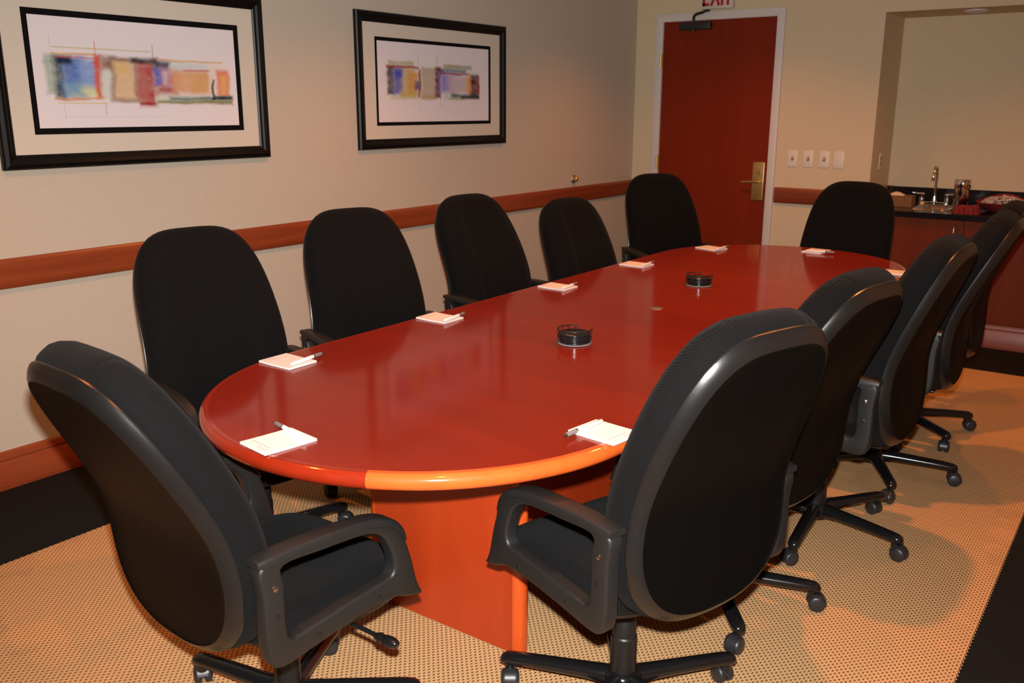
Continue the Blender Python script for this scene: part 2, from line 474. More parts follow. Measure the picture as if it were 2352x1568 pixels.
outlet('wall_outlet', (2.868, ND, 1.085), 0, 'ivory outlet on the back wall of the sink niche')

# wall bumper for a door on the left wall
o = empty('door_bumper', (0, -.915, .984), PI/2); tag(o, 'round brass door bumper on left wall above the chair rail', 'door stop')
bm = bmesh.new(); lathe(bm, [(0, 0), (.033, 0), (.033, .004), (.028, .010), (.014, .013), (0, .013)], 28, cap0=False, cap1=False)
xform(bm, Matrix.Rotation(PI/2, 4, 'X')); mesh_obj('rose', bm, M['nickel'], o, smooth=40)
bm = bmesh.new(); lathe(bm, [(0, .012), (.015, .012), (.019, .02), (.019, .03), (.013, .037), (0, .038)], 28, cap0=False, cap1=False)
xform(bm, Matrix.Rotation(PI/2, 4, 'X')); mesh_obj('knob', bm, M['brass'], o, smooth=40)

# recessed light in the head of the niche
o = empty('recessed_light', (2.43, .18, NZ)); tag(o, 'recessed round downlight in the head of the sink niche', 'downlight')
bm = bmesh.new(); lathe(bm, [(.052, -.0005), (.075, -.0005), (.075, -.008), (.066, -.012), (.052, -.004)], 32, cap0=False, cap1=False)
mesh_obj('trim_ring', bm, M['white_paint'], o, smooth=40)
bm = bmesh.new(); lathe(bm, [(0, -.001), (.053, -.001), (.053, -.005), (0, -.006)], 32, cap0=False, cap1=False)
mesh_obj('baffle', bm, M['black_metal'], o, smooth=40)

# ------------------------------------------------------------------ pictures
def picture(y0, y1, z0, z1, fw, m1, m2, rects, label):
    """frame fw wide, cream mat m1 wide (inside the frame), black inner border m2 wide"""
    w, h = y1-y0, z1-z0
    o = empty('framed_picture', (0, (y0+y1)/2, z0)); tag(o, label, 'picture')
    cz = h/2
    bm = bmesh.new()
    # moulding profile (inset from outside, height from wall)
    prof = [(0, .001), (0, .020), (.006, .027), (.020, .031), (.034, .026), (.040, .020), (fw-.006, .017), (fw, .012), (fw, .001)]
    rings = []
    for (i, x) in prof:
        a, b = w/2-i, h/2-i
        rings.append([(x, -a, cz-b), (x, a, cz-b), (x, a, cz+b), (x, -a, cz+b)])
    rings.append(rings[0])
    loft(bm, rings, True, False, False); bmesh.ops.remove_doubles(bm, verts=bm.verts[:], dist=1e-6)
    mesh_obj('picture_frame', bm, M['frame_black'], o)
    def ringm(name, a0, b0, a1, b1, x0, x1, mat):
        bm = bmesh.new()
        r = lambda a, b, x: [(x, -a, cz-b), (x, a, cz-b), (x, a, cz+b), (x, -a, cz+b)]
        rr = [r(a0, b0, x0), r(a0, b0, x1), r(a1, b1, x1), r(a1, b1, x0), r(a0, b0, x0)]
        loft(bm, rr, True, False, False); bmesh.ops.remove_doubles(bm, verts=bm.verts[:], dist=1e-6)
        return mesh_obj(name, bm, mat, o)
    A, B = w/2-fw+.003, h/2-fw+.003
    A1, B1 = A-m1[0]-.003, B-m1[1]-.003
    ringm('outer_mat', A, B, A1, B1, .004, .009, M['mat_cream'])
    A2, B2 = A1-m2, B1-m2
    ringm('inner_mat', A1+.01, B1+.01, A2, B2, .003, .0065, M['mat_black'])
    bm = bmesh.new(); add_box(bm, (.0015, -A2-.005, -B2-.005), (.0045, A2+.005, B2+.005))
    mesh_obj('print', bm, art('watercolour_print', s2l((222, 212, 212)), rects, 2*A2, 2*B2), o, loc=(0, 0, cz))
    return o
P1 = [(.05, .34, .09, .70, (160, 172, 155), .010), (.085, .35, .130, .73, (22, 62, 66), .012), (.12, .36, .22, .72, (62, 104, 172), .02),
 (.20, .37, .285, .66, (122, 150, 200), .02), (.10, .35, .17, .43, (18, 28, 52), .012), (.14, .62, .30, .715, (205, 205, 150), .018),
 (.13, .58, .20, .70, (110, 150, 185), .02), (.265, .33, .297, .74, (205, 74, 34), .010), (.29, .46, .335, .74, (205, 205, 195), .012),
 (.295, .33, .36, .46, (150, 110, 90), .014), (.335, .33, .47, .76, (120, 88, 66), .012), (.35, .37, .455, .73, (222, 186, 150), .016), (.36, .40, .42, .5, (214, 178, 110), .02),
 (.465, .35, .555, .80, (168, 60, 48), .016), (.475, .44, .52, .70, (176, 106, 96), .014), (.44, .33, .57, .385, (26, 46, 50), .012),
 (.55, .36, .64, .44, (34, 46, 66), .014), (.55, .43, .592, .60, (84, 84, 170), .012), (.56, .60, .66, .68, (160, 56, 50), .016), (.60, .44, .68, .62, (178, 104, 116), .03),
 (.64, .43, .845, .67, (212, 156, 112), .02), (.74, .46, .84, .66, (206, 158, 104), .02), (.64, .36, .83, .425, (196, 200, 196), .02), (.70, .425, .85, .44, (190, 90, 80), .006),
 (.845, .37, .885, .68, (222, 206, 190), .012), (.885, .42, .955, .69, (212, 100, 66), .010), (.90, .46, .945, .68, (222, 166, 104), .014),
 (.55, .70, .97, .775, (196, 196, 176), .012), (.62, .705, .97, .74, (60, 100, 96), .012), (.86, .69, .97, .735, (28, 36, 38), .010), (.56, .745, .97, .772, (120, 116, 66), .008),
 (.09, .265, .54, .275, (192, 172, 112), .004), (.085, .325, .27, .340, (206, 150, 52), .006), (.56, .345, .93, .358, (206, 160, 66), .005), (.10, .355, .27, .362, (206, 84, 36), .004),
 (.09, .725, .30, .738, (214, 136, 44), .005), (.095, .77, .31, .778, (206, 178, 92), .004), (.855, .52, .868, .74, (24, 30, 34), .005),
 (.55, .20, .553, .40, (150, 90, 70), .002), (.275, .20, .278, .36, (190, 90, 60), .002), (.08, .16, .082, .32, (190, 180, 175), .002), (.115, .78, .117, .92, (190, 180, 175), .002),
 (.10, .90, .62, .903, (196, 188, 184), .002), (.30, .77, .302, .88, (170, 120, 90), .002), (.46, .76, .55, .79, (150, 36, 30), .006)]
P2 = [(.085, .235, .30, .29, (176, 172, 136), .010), (.075, .30, .13, .66, (52, 44, 30), .012), (.12, .31, .22, .66, (96, 92, 168), .02), (.20, .32, .30, .66, (188, 176, 130), .02),
 (.14, .36, .20, .45, (64, 74, 176), .016), (.24, .36, .335, .66, (206, 150, 76), .02), (.30, .48, .34, .60, (84, 84, 130), .012), (.18, .62, .32, .70, (196, 168, 90), .014),
 (.07, .295, .34, .325, (150, 52, 30), .008), (.10, .68, .34, .71, (196, 190, 150), .010), (.335, .33, .352, .68, (130, 44, 34), .008),
 (.36, .29, .485, .71, (176, 160, 132), .012), (.385, .36, .46, .65, (190, 172, 150), .02), (.37, .66, .48, .70, (184, 160, 108), .010),
 (.485, .28, .535, .69, (112, 30, 24), .010), (.525, .30, .565, .37, (20, 34, 44), .012), (.56, .25, .83, .305, (160, 152, 120), .012), (.57, .31, .78, .355, (50, 110, 104), .014), (.78, .33, .90, .38, (206, 206, 196), .010),
 (.53, .36, .66, .62, (124, 112, 190), .03), (.60, .38, .80, .62, (196, 172, 176), .03), (.54, .355, .80, .375, (150, 60, 84), .006), (.77, .40, .80, .60, (214, 164, 76), .010), (.80, .37, .835, .65, (206, 110, 40), .008), (.825, .37, .90, .68, (74, 28, 20), .010), (.885, .38, .905, .62, (156, 50, 30), .008),
 (.56, .63, .70, .71, (198, 196, 184), .010), (.63, .635, .90, .685, (42, 76, 68), .014), (.72, .66, .90, .70, (48, 42, 32), .012), (.60, .695, .80, .708, (180, 168, 108), .005),
 (.335, .12, .338, .34, (190, 150, 120), .002), (.50, .14, .503, .30, (170, 90, 70), .002), (.345, .70, .347, .85, (190, 170, 150), .002), (.53, .69, .532, .82, (180, 110, 90), .002)]
picture(-5.062, -3.772, 1.263, 2.003, .056, (.085, .076), .024, P1, 'large black framed watercolour nearest the viewer, with a blue block at left')
picture(-3.152, -1.802, 1.273, 2.006, .056, (.092, .072), .020, P2, 'black framed watercolour nearer the door, with purple and dark red blocks')

# ------------------------------------------------------------------ conference table
TX, TY, TZ, TR, TS = 2.078, -3.632, .745, .632, 1.318   # centre, top, end radius, half straight length
tb = empty('conference_table', (TX, TY, 0))
tag(tb, 'long cherry wood racetrack conference table with glossy top in the room centre', 'table')
def stadium(r, n=40):
    pts = []
    for i in range(n+1):
        a = -PI + PI*i/n; pts.append((r*math.cos(a), -TS+r*math.sin(a)))
    for i in range(n+1):
        a = PI*i/n; pts.append((r*math.cos(a), TS+r*math.sin(a)))
    return pts
ER = .0205
bm = bmesh.new()
st = stadium(TR-ER*1.2)
loft(bm, [[(x, y, TZ-2*ER) for x, y in st], [(x, y, TZ) for x, y in st]])
mesh_obj('table_top', bm, M['table'], tb, smooth=40)
def band(pts_in, mat):
    """bullnose band swept along (point, outward normal) pairs"""
    bm = bmesh.new(); rings = []
    for (x, y, nx, ny) in pts_in:
        r = []
        base = TR-ER*1.2
        prof = [(-.0005, TZ), (ER*.5, TZ+.0002)]
        for k in range(13):
            a = PI/2-PI*k/12; prof.append((ER*.2+ER*math.cos(a), TZ-ER+ER*math.sin(a)))
        prof.append((-.0005, TZ-2*ER))
        for (q, z) in prof: r.append((x+nx*(base+q), y+ny*(base+q), z))
        rings.append(r)
    loft(bm, rings, True, True, True)
    return mesh_obj('edge_band', bm, mat, tb, smooth=50)
def arc(a0, a1, cy, n=30):
    return [(0, cy, math.cos(math.radians(a0+(a1-a0)*i/n)), math.sin(math.radians(a0+(a1-a0)*i/n))) for i in range(n+1)]
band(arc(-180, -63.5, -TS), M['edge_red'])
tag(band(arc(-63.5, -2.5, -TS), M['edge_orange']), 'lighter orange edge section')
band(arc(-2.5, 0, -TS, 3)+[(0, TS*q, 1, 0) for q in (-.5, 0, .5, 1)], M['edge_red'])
band(arc(0, 180, TS), M['edge_red'])
band([(0, TS*q, -1, 0) for q in (1, .5, 0, -.5, -1)], M['edge_red'])
bm = bmesh.new(); lathe(bm, [(0, TZ+.0022), (.020, TZ+.0022), (.024, TZ+.0015), (.0265, TZ-.003), (0, TZ-.003)], 32, (.022, -.018, 0), False, False)
mesh_obj('cable_grommet', bm, M['nickel'], tb, smooth=40)
# pedestal: two end panels with rounded edge posts and a spine between them
PW = .291
for s, yy in ((-1, -TS+.03), (1, TS-.03)):
    y0 = yy-.025
    bm = bmesh.new(); add_box(bm, (-PW+.03, y0, .002), (PW-.03, y0+.05, TZ-2*ER), .001)
    pn = mesh_obj('end_panel', bm, M['base'], tb)
    for sx in (-1, 1):
        bm = bmesh.new()
        poly = [(sx*(PW-.03), y0)]+[(sx*(PW-.025+.025*math.sin(PI*k/10)), y0+.025-.025*math.cos(PI*k/10)) for k in range(11)]+[(sx*(PW-.03), y0+.05)]
        if sx < 0: poly = poly[::-1]
        prism(bm, poly, 'z', .002, TZ-2*ER)
        mesh_obj('edge_post', bm, M['base_trim'], pn, smooth=40)
bm = bmesh.new(); add_box(bm, (-.025, -TS+.055, .06), (.025, TS-.055, TZ-2*ER), .001)
mesh_obj('spine_panel', bm, M['base'], tb)

# ------------------------------------------------------------------ chair
BW, HT, HB, BZ0, BZ1, RECL, BY0, BZK, ARCH, TAPER = .244, .355, .25, .394, 1.0585, .545, -.258, .685, 3.6, .06
def prof_s(z):   # rear line of the back rest: upright at the lumbar, leaning back above it
    q = (z-BZK)/.045
    return BY0-RECL*.045*(max(q, 0)+math.log1p(math.exp(-abs(q))))
def prof_n(z):
    dy = (prof_s(z+.005)-prof_s(z-.005))/.01
    return Vector((0, 1, -dy)).normalized()
def outline(n=72, inset=0.0):
    """back outline (x, z): arched top, nearly straight sides, rounded bottom corners"""
    zt, zb = BZ1-HT, BZ0+HB
    pts = []; m = n//2
    wz = lambda z: BW+TAPER*(.75-z)-inset
    for i in range(m):
        t = i/(m-1); a = PI*(t); c, s = math.cos(a), abs(math.sin(a)); e = 2/ARCH
        z = zt+(HT-inset)*s**e; pts.append((wz(z)*math.copysign(abs(c)**e, c), z))
    for i in range(m):
        a = PI*i/(m-1); c, s = math.cos(a), abs(math.sin(a)); e = 2/2.5
        z = zb-(HB-inset)*s**e; pts.append((wz(z)*math.copysign(abs(c)**e, -c), z))
    # even spacing along the curve
    pts = pts[:m]+pts[m+1:-1]
    L = [0]
    for p, q in zip(pts, pts[1:]+pts[:1]): L.append(L[-1]+math.hypot(q[0]-p[0], q[1]-p[1]))
    out = []; k = 0
    for i in range(n):
        d = L[-1]*i/n
        while L[k+1] < d: k += 1
        f = (d-L[k])/max(1e-9, L[k+1]-L[k]); p, q = pts[k], pts[(k+1) % len(pts)]
        out.append((p[0]+(q[0]-p[0])*f, p[1]+(q[1]-p[1])*f))
    return out
def sheet(levels, centre_d, centre_scale=(.8, .6, .4, .2, .06), shape=None):
    """levels: list of (inset, depth). Then rings shrinking to the centre."""
    bm = bmesh.new(); rings = []
    def P(x, z, dd):
        nn = prof_n(z); return Vector((x, prof_s(z), z))+nn*dd
    cz = .72; b0 = outline(88, levels[0][0])
    for sc in (.06, .2, .4, .6, .8):
        rings.append([P(x*sc, cz+(z-cz)*sc, levels[0][1]) for x, z in b0])
    for ins, dd in levels:
        rings.append([P(x, z, dd) for x, z in outline(88, ins)])
    ins, dl = levels[-1]
    base = outline(88, ins)
    for sc in centre_scale:
        r = []
        for x, z in base:
            x2, z2 = x*sc, cz+(z-cz)*sc
            dd = dl+(centre_d-dl)*(1-sc**3)
            if shape: dd += shape(x2, z2)
            r.append(P(x2, z2, dd))
        rings.append(r)
    loft(bm, rings, True, True, True)
    return bm
def make_chair():
    root = empty('office_chair')
    # backrest: plastic shell behind, cushion in front
    bm = sheet([(.0045, .004), (.0005, .002), (.0, -.002), (.0016, -.0065), (.0062, -.0148), (.0130, -.0224), (.0208, -.0280), (.0225, -.0290), (.0245, -.0290), (.027, -.0275), (.045, -.0265)], -.036, shape=None)
    bm.faces.ensure_lookup_table()
    for i in range(5*88, 12*88): bm.faces[i].material_index = 1      # textured rim round the smooth rear panel
    mesh_obj('back_shell', bm, [M['shell'], M['rim']], root, smooth=24)
    def bolster(x, z):
        t = max(0, min(1, (abs(x)-.085)/.06)); t = t*t*(3-2*t)
        return .012*t - .004
    bm = sheet([(.03, -.002), (.008, .000), (.003, .006), (-.003, .018), (-.005, .030), (-.006, .045), (-.001, .062), (.010, .078), (.026, .088), (.046, .093)], .093,
               (.93, .85, .76, .67, .58, .49, .40, .30, .2, .1, .03), bolster)
    mesh_obj('back_cushion', bm, M['fab_back'], root, smooth=60)
    # seat
    bm = bmesh.new(); rings = []
    def seat_out(ins, n=64):
        out = []
        for i in range(n):
            a = 2*PI*i/n; c, s = math.cos(a), math.sin(a); e = 2/3.4
            out.append(((.252-ins)*math.copysign(abs(c)**e, c), .035+(.243-ins)*math.copysign(abs(s)**e, s)))
        return out
    def drop(x, y):  # waterfall front, slightly dished middle
        t = max(0, (y-.12)/.16); return -.028*t*t + .010*min(1, abs(x)/.2)**2 - .006
    for ins, z in ((.03, .400), (.008, .404), (0, .416), (0, .440), (.004, .456), (.014, .468), (.032, .476), (.06, .480)):
        rings.append([(x, y, z+(drop(x, y) if z > .43 else drop(x, y)*.35)) for x, y in seat_out(ins)])
    base = seat_out(.06)
    for sc in (.8, .6, .4, .2, .05):
        rings.append([(x*sc, .035+(y-.035)*sc, .482+drop(x*sc, .035+(y-.035)*sc)) for x, y in base])
    loft(bm, rings); mesh_obj('seat', bm, M['fab_seat'], root, smooth=60)
    bm = bmesh.new(); rings = [[(x, y, z) for x, y in seat_out(ins)] for ins, z in ((.10, .372), (.05, .375), (.022, .386), (.016, .398), (.03, .402))]
    loft(bm, rings); mesh_obj('seat_pan', bm, M['plastic'], root, smooth=40)
    # arms: closed loop frames
    outer = [(-.258, .655), (-.15, .655), (-.02, .648), (.045, .640), (.098, .620), (.134, .585), (.158, .525), (.176, .470), (.190, .436), (.184, .430), (.140, .434), (.105, .444), (.0, .438), (-.12, .426), (-.20, .416), (-.236, .421), (-.253, .446), (-.258, .50), (-.258, .58)]
    inner = [(-.203, .638), (-.1, .634), (.0, .627), (.045, .617), (.076, .595), (.095, .560), (.104, .522), (.097, .504), (.07, .495), (-.05, .484), (-.17, .472), (-.192, .474), (-.203, .488), (-.205, .54), (-.204, .60)]
    fit = lambda p: (p[0]*.955, p[1]+.006-(.014*max(0, min(1, (p[0]-.06)/.12)) if p[1] < .52 else 0))
    outer = [fit(p) for p in outer]; inner = [fit(p) for p in inner]
    for s in (-1, 1):
        bm = bmesh.new()
        x0, x1 = (.262, .301)
        prism(bm, catmull(outer, 4), 'x', s*x0, s*x1, .008, 3, [catmull(inner, 4)])
        arm = mesh_obj('armrest', bm, M['arm'], root, smooth=38)
        # flat arm pad following the top bar
        path = [(-.268, .660), (-.15, .660), (-.02, .653), (.045, .645), (.095, .627), (.128, .600), (.145, .568)]
        path = [fit(p) for p in path]
        pth = catmull(path, 4, False); rings = []
        for i, (y, z) in enumerate(pth):
            y2, z2 = pth[min(i+1, len(pth)-1)]; y1, z1 = pth[max(i-1, 0)]
            tt = Vector((0, y2-y1, z2-z1)).normalized(); nn = Vector((0, -tt.z, tt.y))
            k = i/(len(pth)-1); hw = .0245 if k < .65 else .0245-.008*(k-.65)/.35
            hh = .0105 if k < .7 else .0105-.006*(k-.7)/.3
            if i == 0: hw -= .003; hh -= .003
            ring = []
            for a, b in ((-1, -.8), (-.85, -1), (.85, -1), (1, -.8), (1, .45), (.9, .85), (.72, 1), (-.72, 1), (-.9, .85), (-1, .45)):
                ring.append(Vector((s*.281+a*hw, y, z))+nn*(b*hh))
            rings.append(ring)
        bm = bmesh.new(); loft(bm, rings); mesh_obj('arm_pad', bm, M['arm'], arm, smooth=50)
        for k, (y, z) in enumerate(((-.219, .605), (-.219, .540), (-.12, .454), (.05, .466))):
            bm = bmesh.new(); lathe(bm, [(0, 0), (.0068, 0), (.0068, .0016), (.004, .0026), (0, .0028)], 14, cap0=False, cap1=False)
            xform(bm, Matrix.Translation((s*.3005, y, z)) @ Matrix.Rotation(s*PI/2, 4, 'Y'))
            b = mesh_obj('bolt', bm, M['steel'] if k == 0 else M['plastic'], arm, smooth=40)
            if k == 0: b['label'] = 'bare steel bolt'
    # mechanism and lever
    bm = bmesh.new(); add_box(bm, (-.075, -.11, .335), (.075, .12, .374), .008, 2)
    add_box(bm, (-.035, -.215, .362), (.035, -.10, .374), .004, 2)
    mesh_obj('tilt_mechanism', bm, M['plastic'], root, smooth=40)
    bm = bmesh.new()
    pts = catmull([(.07, .05, .352), (.17, .06, .350), (.235, .07, .345), (.262, .074, .341), (.280, .077, .340), (.302, .081, .338), (.318, .084, .337)], 4, False)
    rr = []
    for i in range(len(pts)):
        k = i/(len(pts)-1); rr.append(.0055 if k < .42 else .0055+.0085*math.sin(min(1, (k-.42)/.2)*PI/2)-.003*max(0, math.sin((k-.55)/.2*PI) if .55 < k < .75 else 0)-(.006*max(0, (k-.85)/.15)))
    tube(bm, pts, rr, 14)
    mesh_obj('height_lever', bm, M['gloss'], root, smooth=60)
    # gas column with telescopic covers
    bm = bmesh.new(); lathe(bm, [(.0, .07), (.033, .07), (.0335, .205), (.0305, .209), (.0300, .26), (.0275, .264), (.0270, .315), (.024, .318), (.024, .345), (0, .345)], 36, cap0=False, cap1=False)
    mesh_obj('gas_column', bm, M['plastic'], root, smooth=35)
    # five-star base
    bm = bmesh.new(); lathe(bm, [(0, .058), (.045, .060), (.050, .075), (.048, .098), (.040, .108), (.034, .112), (.0, .112)], 36, cap0=False, cap1=False)
    hub = mesh_obj('base_hub', bm, M['gloss'], root, smooth=50)
    hub['base'] = 1
    for k in range(5):
        a = 2*PI*k/5+PI/2
        bm = bmesh.new(); rings = []
        path = [(.020, .084, .026, .026), (.05, .086, .027, .025), (.09, .087, .025, .021), (.16, .085, .0235, .0195), (.24, .082, .022, .018), (.295, .079, .0215, .0175), (.315, .077, .020, .0165), (.326, .074, .0155, .013), (.331, .071, .007, .007)]
        for r, z, hw, hh in path:
            rings.append([(r, hw*math.cos(2*PI*i/18), z+hh*math.sin(2*PI*i/18)) for i in range(18)])
        loft(bm, rings)
        lathe(bm, [(.0, .045), (.013, .045), (.0145, .075), (0, .075)], 16, (.305, 0, 0), False, False)
        xform(bm, Matrix.Rotation(a, 4, 'Z'))
        leg = mesh_obj('base_leg', bm, M['gloss'], root, smooth=50)
        # twin wheel caster, each swivelled its own way
        bm = bmesh.new()
        for sx in (-1, 1):
            prof = [(0, .004), (.022, .004), (.0255, .007), (.0262, .012), (.0255, .019), (.022, .0225), (.016, .0235), (.010, .025), (0, .0255)]
            b2 = bmesh.new(); lathe(b2, prof, 24, cap0=False, cap1=False)
            xform(b2, Matrix.Rotation(sx*PI/2, 4, 'Y')); xform(b2, Matrix.Translation((0, 0, .0265)))
            tmp = D.meshes.new('tmp'); b2.to_mesh(tmp); b2.free(); bm.from_mesh(tmp); D.meshes.remove(tmp)
        # hood and stem
        rings = []
        for i in range(11):
            t = math.radians(-20+i*19)
            rings.append([(x, .030*math.cos(t), .0265+.030*math.sin(t)) for x in (-.013, .013)]+[(x, .0265*math.cos(t), .0265+.0265*math.sin(t)) for x in (.013, -.013)])
        loft(bm, rings)
        lathe(bm, [(0, .045), (.010, .045), (.010, .062), (0, .062)], 14, (0, -.016, 0), False, False)
        xform(bm, Matrix.Translation((0, .016, 0)))
        sw = (1.9, .5, 2.6, -.8, -2.2)[k]
        xform(bm, Matrix.Translation((.305*math.cos(a), .305*math.sin(a), 0)) @ Matrix.Rotation(sw, 4, 'Z'))
        mesh_obj('caster', bm, M['caster'], leg, smooth=40)
    return root

chair0 = make_chair()
# (x, y, facing angle in degrees, base turn, height change, label)
CH = [
 (2.055, -5.51, 85.5, 29.5, -.03, .0, 'black fabric chair at the rounded near end of the table, facing the door wall'),
 (2.704, -4.966, 162.6, 35, .006, -.093, 'black fabric chair nearest the viewer on the right side of the table'),
 (2.660, -4.312, 170.0, 66, .005, -.026, 'second black chair from the viewer along the right side of the table'),
 (2.775, -3.648, 178.2, 25, .010, -.104, 'third black chair from the viewer along the right side of the table'),
 (2.795, -2.965, 181.5, 44.5, .036, -.049, 'fourth black chair from the viewer along the right side of the table'),
 (2.762, -2.310, 181.6, 66, .014, -.081, 'last black chair on the right side of the table, nearest the sink cabinet'),
 (1.284, -4.949, -8.8, 15, 0, -.067, 'first black chair from the viewer on the picture wall side of the table'),
 (1.260, -4.220, -16.7, 40, 0, -.056, 'second black chair from the viewer on the picture wall side of the table'),
 (1.234, -3.299, -8.4, 5, 0, .005, 'third black chair from the viewer on the picture wall side of the table'),
 (1.360, -2.635, -8.5, 25, -.07, -.071, 'low black chair on the picture wall side, last before the door end'),
 (1.244, -1.603, -34.8, 12, 0, -.008, 'black fabric chair at the far table corner, in front of the door'),
 (2.181, -1.742, -92.7, 50, 0, -.058, 'black fabric chair at the far end of the table, beside the sink cabinet'),
]
# POSES
CHAIRS = []
for i, (x, y, ang, turn, dz, tilt, label) in enumerate(CH):
    o = chair0 if i == 0 else copy_tree(chair0)
    o.location = (x, y, 0); o.rotation_euler = (0, 0, math.radians(ang-90))
    tag(o, label, 'chair', 'black swivel chairs around the conference table')
    for c in o.children:
        nm = c.name.split('.')[0]
        if nm in ('base_leg', 'base_hub', 'gas_column'):
            if nm != 'gas_column': c.rotation_euler = (0, 0, math.radians(turn))
            elif dz: c.scale = (1, 1, (.345+dz-.07)/.275); c.location = (0, 0, .07-.07*c.scale[2])
        elif nm in ('back_shell', 'back_cushion'):      # the back tilts about its hinge behind the seat
            ct, sn = math.cos(tilt), math.sin(tilt)
            c.rotation_euler = (tilt, 0, 0)
            c.location = (0, -.22-(ct*-.22-sn*.45), .45-(sn*-.22+ct*.45)+dz)
        elif dz: c.location = (0, 0, dz)
    CHAIRS.append(o)

# ------------------------------------------------------------------ note pads and pens
PADW, PADL, PADT = .108, .138, .006
pad0 = empty('note_pad')
bm = bmesh.new()
nx, ny = 8, 10     # curled sheet stack: free edge lifts a little
def pz(x, y): return .0035*max(0, (-y/PADL+.1))**2
gv = [[(PADW*(i/nx-.5), PADL*(j/ny-.5)) for i in range(nx+1)] for j in range(ny+1)]
vt = [[bm.verts.new((x, y, PADT+pz(x, y))) for x, y in r] for r in gv]
vb = [[bm.verts.new((x, y, .0004+.8*pz(x, y))) for x, y in r] for r in gv]
for j in range(ny):
    for i in range(nx):
        bm.faces.new((vt[j][i], vt[j][i+1], vt[j+1][i+1], vt[j+1][i])); bm.faces.new((vb[j][i], vb[j+1][i], vb[j+1][i+1], vb[j][i+1]))
for i in range(nx):
    bm.faces.new((vb[0][i], vb[0][i+1], vt[0][i+1], vt[0][i])); bm.faces.new((vb[ny][i], vt[ny][i], vt[ny][i+1], vb[ny][i+1]))
for j in range(ny):
    bm.faces.new((vb[j][0], vt[j][0], vt[j+1][0], vb[j+1][0])); bm.faces.new((vb[j][nx], vb[j+1][nx], vt[j+1][nx], vt[j][nx]))
mesh_obj('sheets', bm, M['paper'], pad0, smooth=40)
bm = bmesh.new()
def dash(x0, x1, y, w):
    z = PADT+pz(0, y)+.00035
    bm.faces.new([bm.verts.new(p) for p in ((x0, y-w/2, z), (x1, y-w/2, z), (x1, y+w/2, z), (x0, y+w/2, z))])
dash(-.044, .030, -.043, .0013)
for r, y in enumerate((-.054, -.058, -.062)):
    x = .0+.004*r
    while x < .042:
        l = random.uniform(.003, .008); dash(x, min(.044, x+l), y, .0011); x += l+.002
mesh_obj('printed_line', bm, M['ink'], pad0)
pen0 = empty('pen')
def pen_part(name, prof, mat):
    bm = bmesh.new(); lathe(bm, prof, 18, cap0=False, cap1=False); xform(bm, Matrix.Rotation(PI/2, 4, 'Y') )
    return mesh_obj(name, bm, mat, pen0, smooth=40)
pen_part('barrel', [(0, -.072), (.0038, -.072), (.0052, -.070), (.0054, .028), (0, .028)], M['pen_white'])
pen_part('grip', [(0, .0285), (.0056, .0285), (.0056, .062), (.0048, .066), (0, .066)], M['pen_grey'])
pen_part('tip', [(0, .064), (.0047, .066), (.0042, .070), (.002, .075), (0, .0755)], M['steel'])
pen_part('ring', [(0, .026), (.0058, .026), (.0058, .031), (0, .031)], M['chrome'])
# pads: (centre x, y, direction of the pad's printed foot in degrees, pen (x, y, heading of the grip end), label)
PADS = [
 (2.063, -5.497, 262, (2.043, -5.447, 168), 'white note pad at the rounded near end of the table', 'the near end of the table'),
 (2.647, -4.995, -8, (2.603, -5.020, 263), 'white note pad by the near right curve of the table', 'the near right curve of the table'),
 (1.545, -5.022, 180, (1.592, -4.985, 98), 'cream note pad before the nearest chair on the picture wall side', 'the nearest chair on the picture wall side'),
 (1.535, -4.290, 180, (1.590, -4.270, 98), 'white note pad before the second chair on the picture wall side', 'the second chair on the picture wall side'),
 (1.555, -3.520, 180, (1.608, -3.505, 96), 'cream note pad before the third chair on the picture wall side', 'the third chair on the picture wall side'),
 (1.555, -2.800, 180, (1.612, -2.785, 95), 'cream note pad before the low chair on the picture wall side', 'the low chair on the picture wall side'),
 (1.630, -2.070, 165, (1.695, -2.060, 88), 'note pad at the far left corner of the table, before the door', 'the far left corner of the table'),
 (2.135, -1.830, 85, (2.175, -1.885, 10), 'note pad at the far end of the table before the far chair', 'the far end of the table'),
 (2.635, -2.270, 0, None, 'note pad at the far right of the table between two chair backs', ''),
]
for i, (x, y, ft, pen, label, where) in enumerate(PADS):
    p = pad0 if i == 0 else copy_tree(pad0)
    p.location = (x, y, TZ); p.rotation_euler = (0, 0, math.radians(ft+90))
    tag(p, label, 'note pad', 'note pads set out on the table')
    if pen:
        q = pen0 if i == 0 else copy_tree(pen0)
        q.location = (pen[0], pen[1], TZ+PADT+.0062); q.rotation_euler = (0, 0, math.radians(pen[2]))
        tag(q, 'pen on the note pad at '+where, 'pen', 'pens on the note pads')

